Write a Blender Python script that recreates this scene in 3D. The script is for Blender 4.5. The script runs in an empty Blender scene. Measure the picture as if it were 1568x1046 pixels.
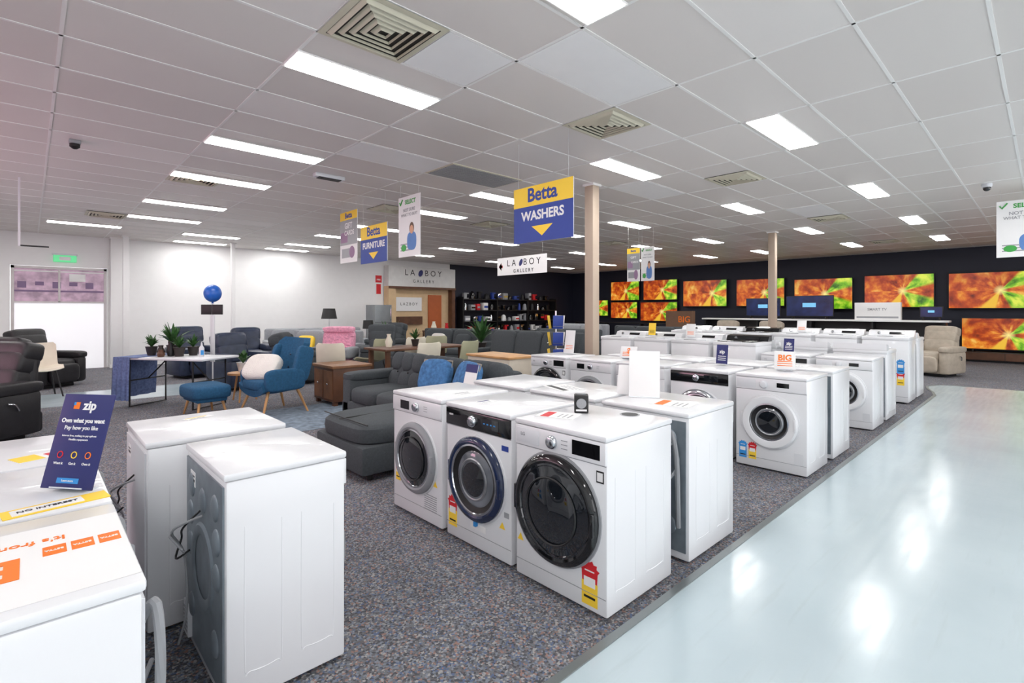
import bpy, bmesh, math, random
from mathutils import Matrix, Vector, Euler
random.seed(4)
R=math.radians
CEIL=3.23
def c(r,g,b):
    f=lambda v:(v/255/12.92) if v/255<=.04045 else ((v/255+.055)/1.055)**2.4
    return (f(r),f(g),f(b),1)
# ------------------------------------------------------------ materials
MC={}
def pm(name,col,rough=.5,metal=0,var=.05,scale=6,bump=0,bscale=200,es=0,ecol=None,coat=0,trans=0):
    if name in MC: return MC[name]
    m=bpy.data.materials.new(name); m.use_nodes=True; nt=m.node_tree; n=nt.nodes; l=nt.links
    p=n['Principled BSDF']
    tc=n.new('ShaderNodeTexCoord'); no=n.new('ShaderNodeTexNoise'); no.inputs['Scale'].default_value=scale
    l.new(tc.outputs['Object'],no.inputs['Vector'])
    cr=n.new('ShaderNodeValToRGB')
    cr.color_ramp.elements[0].position=.3; cr.color_ramp.elements[1].position=.7
    cr.color_ramp.elements[0].color=tuple(x*(1-var) for x in col[:3])+(1,)
    cr.color_ramp.elements[1].color=tuple(min(1,x*(1+var)) for x in col[:3])+(1,)
    l.new(no.outputs['Fac'],cr.inputs['Fac']); l.new(cr.outputs['Color'],p.inputs['Base Color'])
    p.inputs['Roughness'].default_value=rough; p.inputs['Metallic'].default_value=metal
    p.inputs['Coat Weight'].default_value=coat; p.inputs['Transmission Weight'].default_value=trans
    if es: 
        p.inputs['Emission Color'].default_value=ecol or col; p.inputs['Emission Strength'].default_value=es
    if bump:
        n2=n.new('ShaderNodeTexNoise'); n2.inputs['Scale'].default_value=bscale; n2.inputs['Detail'].default_value=3
        l.new(tc.outputs['Object'],n2.inputs['Vector'])
        b=n.new('ShaderNodeBump'); b.inputs['Strength'].default_value=bump; b.inputs['Distance'].default_value=.01
        l.new(n2.outputs['Fac'],b.inputs['Height']); l.new(b.outputs['Normal'],p.inputs['Normal'])
    MC[name]=m; return m
def mathn(nt,op,a,b=None,cl=False):
    x=nt.nodes.new('ShaderNodeMath'); x.operation=op; x.use_clamp=cl
    for i,v in enumerate((a,b)):
        if v is None: continue
        if isinstance(v,(int,float)): x.inputs[i].default_value=v
        else: nt.links.new(v,x.inputs[i])
    return x.outputs[0]
def ramp(nt,fac,els,const=False):
    cr=nt.nodes.new('ShaderNodeValToRGB')
    if const: cr.color_ramp.interpolation='CONSTANT'
    e=cr.color_ramp.elements
    while len(e)<len(els): e.new(.5)
    for i,(p,col) in enumerate(els): e[i].position=p; e[i].color=col
    nt.links.new(fac,cr.inputs['Fac']); return cr.outputs['Color']
def mixc(nt,a,b,f,mode='MIX'):
    x=nt.nodes.new('ShaderNodeMix'); x.data_type='RGBA'; x.blend_type=mode
    for s,v in (('A',a),('B',b)):
        i=[k for k in x.inputs if k.name==s and k.type=='RGBA'][0]
        if isinstance(v,tuple): i.default_value=v
        else: nt.links.new(v,i)
    if isinstance(f,(int,float)): x.inputs[0].default_value=f
    else: nt.links.new(f,x.inputs[0])
    return [k for k in x.outputs if k.type=='RGBA'][0]
def newm(name):
    m=bpy.data.materials.new(name); m.use_nodes=True
    return m,m.node_tree,m.node_tree.nodes['Principled BSDF'],m.node_tree.nodes.new('ShaderNodeTexCoord').outputs
def carpet_mat():
    m,nt,p,tc=newm('carpet'); 
    v=nt.nodes.new('ShaderNodeTexVoronoi'); v.inputs['Scale'].default_value=110; nt.links.new(tc['Object'],v.inputs['Vector'])
    s=nt.nodes.new('ShaderNodeSeparateColor'); nt.links.new(v.outputs['Color'],s.inputs[0])
    col=ramp(nt,s.outputs[0],[(0,c(72,73,78)),(.2,c(106,108,114)),(.42,c(122,128,138)),(.57,c(98,95,98)),(.7,c(142,112,105)),(.79,c(84,99,128)),(.88,c(154,152,150))],True)
    no=nt.nodes.new('ShaderNodeTexNoise'); no.inputs['Scale'].default_value=3; nt.links.new(tc['Object'],no.inputs['Vector'])
    sh=ramp(nt,no.outputs['Fac'],[(.3,(.84,.84,.84,1)),(.7,(1,1,1,1))])
    nt.links.new(mixc(nt,col,sh,1,'MULTIPLY'),p.inputs['Base Color']); p.inputs['Roughness'].default_value=.95
    b=nt.nodes.new('ShaderNodeBump'); b.inputs['Strength'].default_value=.4; b.inputs['Distance'].default_value=.004
    nt.links.new(v.outputs['Distance'],b.inputs['Height']); nt.links.new(b.outputs['Normal'],p.inputs['Normal'])
    return m
def aisle_mat():
    m,nt,p,tc=newm('polished_vinyl')
    no=nt.nodes.new('ShaderNodeTexNoise'); no.inputs['Scale'].default_value=.9; no.inputs['Detail'].default_value=6; nt.links.new(tc['Object'],no.inputs['Vector'])
    col=ramp(nt,no.outputs['Fac'],[(.3,c(174,189,195)),(.7,c(188,202,207))])
    mp=nt.nodes.new('ShaderNodeMapping'); mp.inputs['Rotation'].default_value=(0,0,.6); mp.inputs['Scale'].default_value=(1,12,1); nt.links.new(tc['Object'],mp.inputs['Vector'])
    n2=nt.nodes.new('ShaderNodeTexNoise'); n2.inputs['Scale'].default_value=1.6; n2.inputs['Detail'].default_value=9; nt.links.new(mp.outputs[0],n2.inputs['Vector'])
    sc=ramp(nt,n2.outputs['Fac'],[(.58,(1,1,1,1)),(.74,(.94,.935,.93,1))])
    col=mixc(nt,col,sc,1,'MULTIPLY')
    nt.links.new(col,p.inputs['Base Color'])
    rr=ramp(nt,n2.outputs['Fac'],[(.35,(.15,.15,.15,1)),(.7,(.24,.24,.24,1))]); nt.links.new(rr,p.inputs['Roughness'])
    p.inputs['Specular IOR Level'].default_value=.55
    b=nt.nodes.new('ShaderNodeBump'); b.inputs['Strength'].default_value=.12; b.inputs['Distance'].default_value=.02
    n3=nt.nodes.new('ShaderNodeTexNoise'); n3.inputs['Scale'].default_value=2.5; n3.inputs['Detail'].default_value=5; nt.links.new(tc['Object'],n3.inputs['Vector'])
    nt.links.new(n3.outputs['Fac'],b.inputs['Height']); nt.links.new(b.outputs['Normal'],p.inputs['Normal'])
    return m
def ceil_mat():
    m,nt,p,tc=newm('ceiling_tile')
    s=nt.nodes.new('ShaderNodeSeparateXYZ'); nt.links.new(tc['Object'],s.inputs[0])
    fx=mathn(nt,'FLOOR',mathn(nt,'DIVIDE',mathn(nt,'SUBTRACT',s.outputs[0],.15),1.2))
    fy=mathn(nt,'FLOOR',mathn(nt,'DIVIDE',mathn(nt,'SUBTRACT',s.outputs[1],.24),.6))
    cb=nt.nodes.new('ShaderNodeCombineXYZ'); nt.links.new(fx,cb.inputs[0]); nt.links.new(fy,cb.inputs[1])
    w=nt.nodes.new('ShaderNodeTexWhiteNoise'); nt.links.new(cb.outputs[0],w.inputs['Vector'])
    col=ramp(nt,w.outputs['Value'],[(0,c(218,212,208)),(.9,c(226,221,217)),(1,c(234,230,227))])
    nt.links.new(col,p.inputs['Base Color']); p.inputs['Roughness'].default_value=.45
    n2=nt.nodes.new('ShaderNodeTexNoise'); n2.inputs['Scale'].default_value=60; nt.links.new(tc['Object'],n2.inputs['Vector'])
    b=nt.nodes.new('ShaderNodeBump'); b.inputs['Strength'].default_value=.08; nt.links.new(n2.outputs['Fac'],b.inputs['Height']); nt.links.new(b.outputs['Normal'],p.inputs['Normal'])
    return m
def tv_mat():
    m,nt,p,tc=newm('tv_picture')
    oi=nt.nodes.new('ShaderNodeObjectInfo'); rnd=oi.outputs['Random']
    s=nt.nodes.new('ShaderNodeSeparateXYZ'); nt.links.new(tc['Generated'],s.inputs[0])
    vx=mathn(nt,'ADD',.52,mathn(nt,'MULTIPLY',rnd,.16))
    x=mathn(nt,'MULTIPLY',mathn(nt,'SUBTRACT',s.outputs[0],vx),1.78); z=mathn(nt,'SUBTRACT',s.outputs[2],.5)
    ang=mathn(nt,'ARCTAN2',z,x)
    d=mathn(nt,'SQRT',mathn(nt,'ADD',mathn(nt,'MULTIPLY',x,x),mathn(nt,'MULTIPLY',z,z)))
    cb=nt.nodes.new('ShaderNodeCombineXYZ'); nt.links.new(mathn(nt,'MULTIPLY',ang,2.0),cb.inputs[0]); nt.links.new(mathn(nt,'MULTIPLY',d,3.0),cb.inputs[1]); nt.links.new(mathn(nt,'MULTIPLY',rnd,9),cb.inputs[2])
    no=nt.nodes.new('ShaderNodeTexNoise'); no.inputs['Scale'].default_value=1.3; no.inputs['Detail'].default_value=3; nt.links.new(cb.outputs[0],no.inputs['Vector'])
    col=ramp(nt,no.outputs['Fac'],[(.25,c(104,34,14)),(.42,c(176,66,20)),(.52,c(212,100,28)),(.62,c(234,146,44)),(.76,c(255,215,110))])
    up=ramp(nt,s.outputs[2],[(.0,(1,1,1,1)),(.55,(.95,.9,.85,1)),(1,(.65,.45,.4,1))])
    col=mixc(nt,col,up,1,'MULTIPLY')
    gm=mathn(nt,'COSINE',mathn(nt,'ADD',ang,R(42)))
    gmask=ramp(nt,gm,[(.88,(0,0,0,1)),(.94,(1,1,1,1))])
    g2=ramp(nt,mathn(nt,'COSINE',mathn(nt,'SUBTRACT',ang,R(34))),[(.93,(0,0,0,1)),(.97,(1,1,1,1))])
    grn=ramp(nt,no.outputs['Fac'],[(.3,c(50,104,16)),(.46,c(124,190,30)),(.66,c(226,236,80))])
    col=mixc(nt,col,grn,gmask); col=mixc(nt,col,grn,g2)
    lane=ramp(nt,mathn(nt,'COSINE',mathn(nt,'ADD',ang,R(115))),[(.95,(0,0,0,1)),(.98,(1,1,1,1))])
    col=mixc(nt,col,c(240,190,56),lane)
    gl=mathn(nt,'SUBTRACT',1,mathn(nt,'MULTIPLY',d,7),True)
    col=mixc(nt,col,c(255,240,150),gl)
    nt.links.new(col,p.inputs['Emission Color']); p.inputs['Emission Strength'].default_value=.9
    p.inputs['Base Color'].default_value=(.01,.01,.01,1); p.inputs['Roughness'].default_value=.2
    return m
WH=pm('appliance_white',c(225,226,229),.28,var=.003,coat=.3)
WH2=pm('plastic_white',c(214,216,220),.4,var=.01)
GRY=pm('plastic_grey',c(150,152,156),.4)
BLK=pm('gloss_black',c(14,15,18),.08,coat=.5)
BLM=pm('matte_black',c(22,22,24),.5)
CHR=pm('chrome',c(200,203,208),.15,1)
STL=pm('galvanised_steel',c(128,138,146),.42,.4,var=.12,scale=14)
DRM=pm('drum_steel',c(150,152,156),.3,.6,var=.2,scale=20)
NVD=pm('door_navy',c(24,38,70),.18,coat=.4)
GLS=pm('door_glass',c(20,24,30),.05,coat=1)
GLS2=pm('door_glass_light',c(112,116,124),.08,coat=1,var=.35,scale=5)
YEL=pm('sign_yellow',c(248,208,60),.5,var=.01)
BLU=pm('sign_blue',c(40,66,150),.5,var=.01)
NAVY=pm('sign_navy',c(32,38,100),.5,var=.02)
RED=pm('label_red',c(206,30,40),.5)
ORG=pm('label_orange',c(240,120,24),.5)
GRN=pm('label_green',c(60,160,70),.5)
CYA=pm('label_blue',c(50,140,210),.5)
PAP=pm('paper_white',c(232,232,232),.6,var=.01)
BEI=pm('beige_paint',c(186,168,150),.5,var=.02)
VEN=pm('vent_beige',c(205,200,180),.5,var=.02)
VDK=pm('vent_dark',c(50,48,44),.8)
WOD=pm('light_wood',c(198,150,98),.45,var=.2,scale=5)
DWD=pm('dark_wood',c(92,58,38),.45,var=.25,scale=5)
CHA=pm('charcoal_fabric',c(66,71,75),.9,var=.12,scale=60,bump=.3,bscale=400)
GRF=pm('grey_fabric',c(148,151,156),.9,var=.1,scale=60,bump=.3,bscale=400)
BLF=pm('blue_fabric',c(34,84,120),.9,var=.15,scale=40,bump=.3,bscale=400)
BCU=pm('blue_cushion',c(66,112,160),.9,var=.3,scale=25,bump=.3)
LTB=pm('black_leather',c(30,29,32),.45,var=.2,scale=10,bump=.1,bscale=80)
LTN=pm('navy_leather',c(42,52,74),.4,var=.2,scale=10)
LTC=pm('beige_leather',c(178,166,150),.5,var=.1,scale=10)
CRM=pm('cream_plastic',c(222,216,198),.45,var=.03)
OLV=pm('olive_fabric',c(168,168,140),.8)
WFL=pm('white_fluffy',c(228,224,218),.95,bump=1,bscale=90)
PNK=pm('pink_fluffy',c(228,160,184),.95,var=.15,scale=25,bump=1,bscale=50)
LEF=pm('leaf_green',c(52,92,44),.5,var=.4,scale=10)
POT=pm('pot_dark',c(48,42,40),.5)
RUB=pm('hose_grey',c(140,142,146),.5)
NVW=pm('navy_wall_paint',c(24,27,44),.6)
WWL=pm('white_wall_paint',c(234,234,234),.6,var=.01)
# ------------------------------------------------------------ mesh builder
class MB:
    def __init__(s): s.v=[];s.f=[];s.m=[];s.mats=[]
    def mi(s,m):
        if m not in s.mats: s.mats.append(m)
        return s.mats.index(m)
    def add(s,vs,fs,mat,M=None):
        o=len(s.v); i=s.mi(mat)
        for p in vs:
            p=Vector(p); s.v.append(M@p if M else p)
        for f in fs: s.f.append([k+o for k in f]); s.m.append(i)
    def box(s,ce,sz,mat,b=0,rot=None,seg=2):
        bm=bmesh.new(); bmesh.ops.create_cube(bm,size=1)
        for v in bm.verts: v.co=Vector((v.co.x*sz[0],v.co.y*sz[1],v.co.z*sz[2]))
        if b: bmesh.ops.bevel(bm,geom=bm.edges[:],offset=min(b,min(sz)*.48),segments=seg,affect='EDGES',profile=.5)
        bm.verts.index_update()
        M=Matrix.Translation(ce)@(Euler(rot).to_matrix().to_4x4() if rot else Matrix())
        s.add([v.co.copy() for v in bm.verts],[[v.index for v in f.verts] for f in bm.faces],mat,M); bm.free()
    def bb(s,x0,x1,y0,y1,z0,z1,mat,b=0): s.box(((x0+x1)/2,(y0+y1)/2,(z0+z1)/2),(abs(x1-x0),abs(y1-y0),abs(z1-z0)),mat,b)
    def lathe(s,prof,org,ax,mat,n=36):
        q=Vector((0,0,1)).rotation_difference(Vector(ax)); M=Matrix.Translation(org)@q.to_matrix().to_4x4()
        vs=[];fs=[]
        for r,h in prof:
            for k in range(n):
                a=2*math.pi*k/n; vs.append((r*math.cos(a),r*math.sin(a),h))
        for i in range(len(prof)-1):
            for k in range(n):
                fs.append([i*n+k,i*n+(k+1)%n,(i+1)*n+(k+1)%n,(i+1)*n+k])
        if prof[0][0]>1e-5: fs.append(list(range(n))[::-1]) 
        if prof[-1][0]>1e-5: fs.append([(len(prof)-1)*n+k for k in range(n)])
        s.add(vs,fs,mat,M)
    def ann(s,prof,org,ax,mat,n=44):
        q=Vector((0,0,1)).rotation_difference(Vector(ax)); M=Matrix.Translation(org)@q.to_matrix().to_4x4()
        vs=[(r*math.cos(2*math.pi*k/n),r*math.sin(2*math.pi*k/n),h) for r,h in prof for k in range(n)]
        fs=[[i*n+k,i*n+(k+1)%n,(i+1)*n+(k+1)%n,(i+1)*n+k] for i in range(len(prof)-1) for k in range(n)]
        s.add(vs,fs,mat,M)
    def cyl(s,p0,p1,r,mat,n=16,r2=None):
        p0=Vector(p0);d=Vector(p1)-p0
        s.lathe([(r,0),(r if r2 is None else r2,d.length)],p0,d.normalized(),mat,n)
    def ell(s,ce,rd,mat,e=1,rot=None,n=20,m=12,e2=None):
        e2=e if e2 is None else e2
        g=lambda w,k: math.copysign(abs(w)**k,w)
        vs=[];fs=[]
        for i in range(m+1):
            a=-math.pi/2+math.pi*i/m
            for k in range(n):
                t=2*math.pi*k/n
                vs.append((rd[0]*g(math.cos(a),e2)*g(math.cos(t),e),rd[1]*g(math.cos(a),e2)*g(math.sin(t),e),rd[2]*g(math.sin(a),e2)))
        for i in range(m):
            for k in range(n): fs.append([i*n+k,i*n+(k+1)%n,(i+1)*n+(k+1)%n,(i+1)*n+k])
        M=Matrix.Translation(ce)@(Euler(rot).to_matrix().to_4x4() if rot else Matrix())
        s.add(vs,fs,mat,M)
    def cush(s,ce,sz,mat,rot=None): s.ell(ce,(sz[0]/2,sz[1]/2,sz[2]/2),mat,e=.35,rot=rot,n=28,m=14,e2=.45)
    def tube(s,pts,r,mat,n=8,smooth=True):
        P=[Vector(p) for p in pts]
        if smooth and len(P)>2:
            Q=[]
            for i in range(len(P)-1):
                a=P[max(i-1,0)];b=P[i];cc=P[i+1];d=P[min(i+2,len(P)-1)]
                for k in range(5):
                    t=k/5; Q.append(.5*((2*b)+(cc-a)*t+(2*a-5*b+4*cc-d)*t*t+(-a+3*b-3*cc+d)*t**3))
            Q.append(P[-1]); P=Q
        vs=[];fs=[]; up=Vector((.13,.31,.94))
        for i,p in enumerate(P):
            t=(P[min(i+1,len(P)-1)]-P[max(i-1,0)]).normalized()
            a=t.cross(up); 
            if a.length<.05: a=t.cross(Vector((1,0,0)))
            a.normalize(); b=t.cross(a)
            for k in range(n):
                w=2*math.pi*k/n; vs.append(p+r*(math.cos(w)*a+math.sin(w)*b))
        for i in range(len(P)-1):
            for k in range(n): fs.append([i*n+k,i*n+(k+1)%n,(i+1)*n+(k+1)%n,(i+1)*n+k])
        fs.append(list(range(n))[::-1]); fs.append([(len(P)-1)*n+k for k in range(n)])
        s.add(vs,fs,mat)
    def poly(s,pts,mat): s.add(pts,[list(range(len(pts)))],mat)
    def text(s,t,size,mat,M,bold=0,align='CENTER'):
        cu=bpy.data.curves.new('t','FONT'); cu.body=t; cu.size=size; cu.align_x=align; cu.align_y='CENTER'; cu.offset=bold*size; cu.resolution_u=3; cu.extrude=.0006
        o=bpy.data.objects.new('t',cu); bpy.context.scene.collection.objects.link(o)
        dg=bpy.context.evaluated_depsgraph_get(); me=bpy.data.meshes.new_from_object(o.evaluated_get(dg))
        s.add([v.co.copy() for v in me.vertices],[list(p.vertices) for p in me.polygons],mat,M)
        bpy.data.objects.remove(o); bpy.data.curves.remove(cu); bpy.data.meshes.remove(me)
    def tf(s,t,size,mat,x,y,z,bold=.015,align='CENTER'): s.text(t,size,mat,Matrix.Translation((x,y,z))@Matrix.Rotation(R(90),4,'X'),bold,align)
    def mesh(s,name):
        me=bpy.data.meshes.new(name); me.from_pydata([tuple(v) for v in s.v],[],s.f)
        for m in s.mats: me.materials.append(m)
        me.polygons.foreach_set('material_index',s.m); me.polygons.foreach_set('use_smooth',[True]*len(s.f))
        me.update()
        bm=bmesh.new(); bm.from_mesh(me); bmesh.ops.recalc_face_normals(bm,faces=bm.faces[:]); bm.to_mesh(me); bm.free()
        me.set_sharp_from_angle(angle=R(38)); return me
    def obj(s,name,loc=(0,0,0),rz=0,rx=0): return place(s.mesh(name),name,loc,rz,rx)
def place(me,name,loc,rz=0,rx=0,sc=None):
    o=bpy.data.objects.new(name,me); bpy.context.scene.collection.objects.link(o)
    o.location=loc; o.rotation_euler=(rx,0,rz)
    if sc: o.scale=sc
    return o
WEST=-math.pi/2; EAST=math.pi/2; SOUTH=0; NORTH=math.pi
# ------------------------------------------------------------ room
X0,X1,Y0,Y1=-4,19.5,-4.5,16.2
b=MB(); b.bb(X0-.15,X1+.15,Y0-.15,Y1+.15,-.1,0,carpet_mat()); b.obj('floor')
AM=aisle_mat()
def slab(name,pts,z0,z1,mat):
    b=MB(); n=len(pts)
    vs=[(x,y,z0) for x,y in pts]+[(x,y,z1) for x,y in pts]
    fs=[list(range(n))[::-1],list(range(n,2*n))]+[[i,(i+1)%n,n+(i+1)%n,n+i] for i in range(n)]
    b.add(vs,fs,mat); return b.obj(name)
edge=[(11.0,1.31),(11.4,1.38),(11.8,1.5),(12.2,1.56),(12.5,1.45),(12.65,1.15),(12.7,.7),(12.7,Y0)]
slab('floor_aisle',[(X0,Y0),(X0,1.31)]+edge,0,.003,AM)
slab('floor_walkway',[(X0,10.1),(X0,11.7),(5.2,11.5),(6.0,11.0),(5.8,10.3),(4.8,10.1)][::-1],0,.003,AM)
b=MB(); TM=pm('trim_metal',c(140,146,146),.35,.6); b.bb(X0,11,1.285,1.325,0,.008,TM)
for i in range(len(edge)-2):
    (xa,ya),(xb,yb)=edge[i],edge[i+1]; L_=math.hypot(xb-xa,yb-ya); b.box(((xa+xb)/2,(ya+yb)/2,.004),(L_+.02,.035,.008),TM,0,(0,0,math.atan2(yb-ya,xb-xa)))
b.obj('trim_1')
b=MB(); b.bb(X0-.15,X1+.15,Y0-.15,Y1+.15,CEIL,CEIL+.1,ceil_mat()); b.obj('ceiling')
GW=pm('grid_white',c(238,237,235),.5,var=.01)
b=MB()
x=.15-1.2*3
while x<X1: b.bb(x-.011,x+.011,Y0,Y1,CEIL-.004,CEIL,GW); x+=1.2
y=.24-.6*7
while y<Y1: b.bb(X0,X1,y-.011,y+.011,CEIL-.004,CEIL,GW); y+=.6
b.obj('ceiling_grid')
b=MB(); PW=pm('bright_ceiling_panel',c(240,240,240),.4,var=.01)  # single tiles overlaid in a whiter colour than the ceiling
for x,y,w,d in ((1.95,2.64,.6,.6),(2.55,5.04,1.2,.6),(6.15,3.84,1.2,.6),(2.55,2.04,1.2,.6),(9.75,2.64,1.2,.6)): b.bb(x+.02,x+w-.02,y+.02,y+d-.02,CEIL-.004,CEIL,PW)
b.obj('ceiling_white_tiles')
b=MB(); H=CEIL
b.bb(X0-.15,-.32,Y1,Y1+.15,0,H,WWL); b.bb(1.42,12,Y1,Y1+.15,0,H,WWL); b.bb(-.32,1.42,Y1,Y1+.15,2.47,H,WWL); b.bb(12,X1+.15,Y1,Y1+.15,0,H,NVW)
b.obj('wall_north')
b=MB(); b.bb(X1,X1+.15,Y0-.15,Y1,0,H,NVW); b.obj('wall_east')
b=MB(); b.bb(X0-.15,X0,Y0-.15,Y1,0,H,WWL); b.obj('wall_west')
b=MB(); b.bb(X0,X1,Y0-.15,Y0,0,.3,WWL); b.bb(X0,X1,Y0-.15,Y0,2.9,H,WWL); b.bb(14,X1,Y0-.15,Y0,.3,2.9,WWL); b.obj('wall_south')  # middle band left open so world light reaches the ceiling
b=MB(); fr=pm('opening_frame',c(180,182,184),.4,.5)  # frame for the added, unseen opening that lets in fill light
x=X0
while x<14.1: b.bb(x-.03,x+.03,Y0-.12,Y0-.04,.3,2.9,fr); x+=1.8
b.bb(X0,14,Y0-.12,Y0-.04,.3,.36,fr); b.bb(X0,14,Y0-.12,Y0-.04,2.84,2.9,fr); b.obj('fill_opening_1')
b=MB(); b.bb(1.5,12,Y1-.015,Y1,0,.1,WWL); b.bb(X0,-.4,Y1-.015,Y1,0,.1,WWL); b.obj('baseboard_north')
# door
PKG=pm('door_view_pink',c(160,134,152),.3,var=.5,scale=6,es=.4)  # emission stands in for backlight through the upper glass
FRO=pm('frosted_panel',c(240,240,244),.4,var=.01,es=.45)  # slight emission stands in for daylight on the frosted panel
b=MB(); F=pm('door_frame',c(205,200,200),.4)
for x in (-.31,1.35): b.bb(x,x+.06,Y1+.01,Y1+.1,0,2.46,F)
b.bb(-.31,1.41,Y1+.01,Y1+.1,2.4,2.46,F); b.bb(-.25,1.35,Y1+.05,Y1+.07,1.62,2.4,PKG); b.bb(-.25,1.35,Y1+.05,Y1+.08,0,1.62,FRO)
b.bb(-.25,1.35,Y1+.02,Y1+.05,1.6,1.64,F); b.bb(.5,.54,Y1+.02,Y1+.05,1.62,2.4,F)
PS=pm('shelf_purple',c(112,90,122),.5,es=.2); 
for i in range(5): b.bb(-.2+i*.3,-.05+i*.3,Y1+.03,Y1+.05,1.95+.06*(i%2),2.1,PS)
b.bb(-.25,1.35,Y1+.04,Y1+.05,1.86,1.9,PS); b.bb(.7,1.0,Y1+.03,Y1+.04,2.12,2.3,PAP)
b.bb(-.25,1.35,Y1+.04,Y1+.05,2.33,2.36,PAP)
b.obj('door_1')
b=MB(); b.box((0,0,0),(.42,.04,.17),pm('exit_green',c(90,190,130),.4,es=.8),.01); b.box((0,-.022,0),(.2,.004,.08),PAP); b.box((0,0,.1),(.46,.06,.04),WH2); b.obj('exit_sign',(.62,Y1-.035,2.66))
# columns
def column(x,y,w,mat,name='column'):
    b=MB(); b.bb(-w/2,w/2,-w/2,w/2,0,H,mat,.01); b.bb(-w/2-.015,w/2+.015,-w/2-.015,w/2+.015,0,.08,mat); b.bb(-w/2-.02,w/2+.02,-w/2-.02,w/2+.02,H-.03,H,GW); b.obj(name,(x,y,0))
column(5.85,4.5,.15,BEI); column(12.4,4.36,.15,BEI); column(1.7,15.4,.12,WWL); column(1.58,16.05,.24,WWL); column(3.95,15.0,.09,WWL)
# troffers
TL=pm('troffer_diffuser',(1,1,1,1),.5,var=0,es=21.5,ecol=(1,.985,.965,1))
b=MB(); b.bb(-.6,.6,-.15,.15,-.012,0,GW); b.bb(-.585,.585,-.135,.135,-.016,-.012,TL); tme=b.mesh('ceiling_light_panel')
xs=[-1.66,1.94,5.54,9.14,12.74,16.34]; ys=[-2.9,-.6,1.84,3.7,6.04,7.85,10.1,11.95]
L=[(x,y) for x in xs for y in ys]+[(.85,13.8),(3.2,13.9),(3.3,15.5),(5.54,15.5),(5.6,14.1),(9.14,14.1),(12.74,14.1),(16.34,14.1),(-1.66,13.9)]
for x,y in L: place(tme,'ceiling_light_panel',(x,y,CEIL-.004))
# vents
b=MB(); b.bb(-.3,.3,-.3,.3,-.006,0,VDK)
def sqring(b,a0,z0,a1,z1,m):
    vs=[];fs=[]
    for a,z in ((a0,z0),(a1,z1)): vs+=[(-a,-a,z),(a,-a,z),(a,a,z),(-a,a,z)]
    for k in range(4): fs.append([k,(k+1)%4,4+(k+1)%4,4+k])
    b.add(vs,fs,m)
sqring(b,.305,-.008,.265,-.012,VEN)
for i in range(5):
    a=.26-i*.05; sqring(b,a,-.008,a-.022,-.03,VEN); sqring(b,a-.022,-.03,a-.024,-.012,VEN)
vme=b.mesh('air_vent')
for x,y in [(1.65,2.94),(4.05,2.94),(6.99,2.94),(11.3,2.94),(1.65,8.04),(4.65,8.04),(7.0,8.04),(1.05,12.2),(16.2,2.94),(11.3,8.04)]: place(vme,'air_vent',(x,y,CEIL))
b=MB(); b.bb(-.6,.6,-.3,.3,-.01,0,VEN); 
for i in range(14): b.bb(-.57,.57,-.27+i*.04,-.25+i*.04,-.016,-.01,GRY)
b.obj('return_air_grille',(4.35,5.3,CEIL))
b=MB(); b.bb(-.2,.2,-.06,.06,-.05,0,WH2,.01); b.bb(-.15,.15,-.05,.05,-.06,-.05,BLM); b.obj('emergency_light',(2.9,6.6,CEIL))
b=MB(); b.box((0,0,-.02),(.1,.1,.04),GRY,.01); b.lathe([(.045,0),(.045,-.03),(.02,-.05),(0,-.055)],(0,0,-.04),(0,0,1),BLM,20); b.obj('motion_sensor',(.35,7.1,CEIL))
b=MB(); b.lathe([(.06,0),(.06,-.03),(.05,-.05)],(0,0,0),(0,0,1),WH2,24); b.ell((0,0,-.06),(.045,.045,.045),BLK); b.obj('security_camera',(9.9,.6,CEIL))
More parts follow.
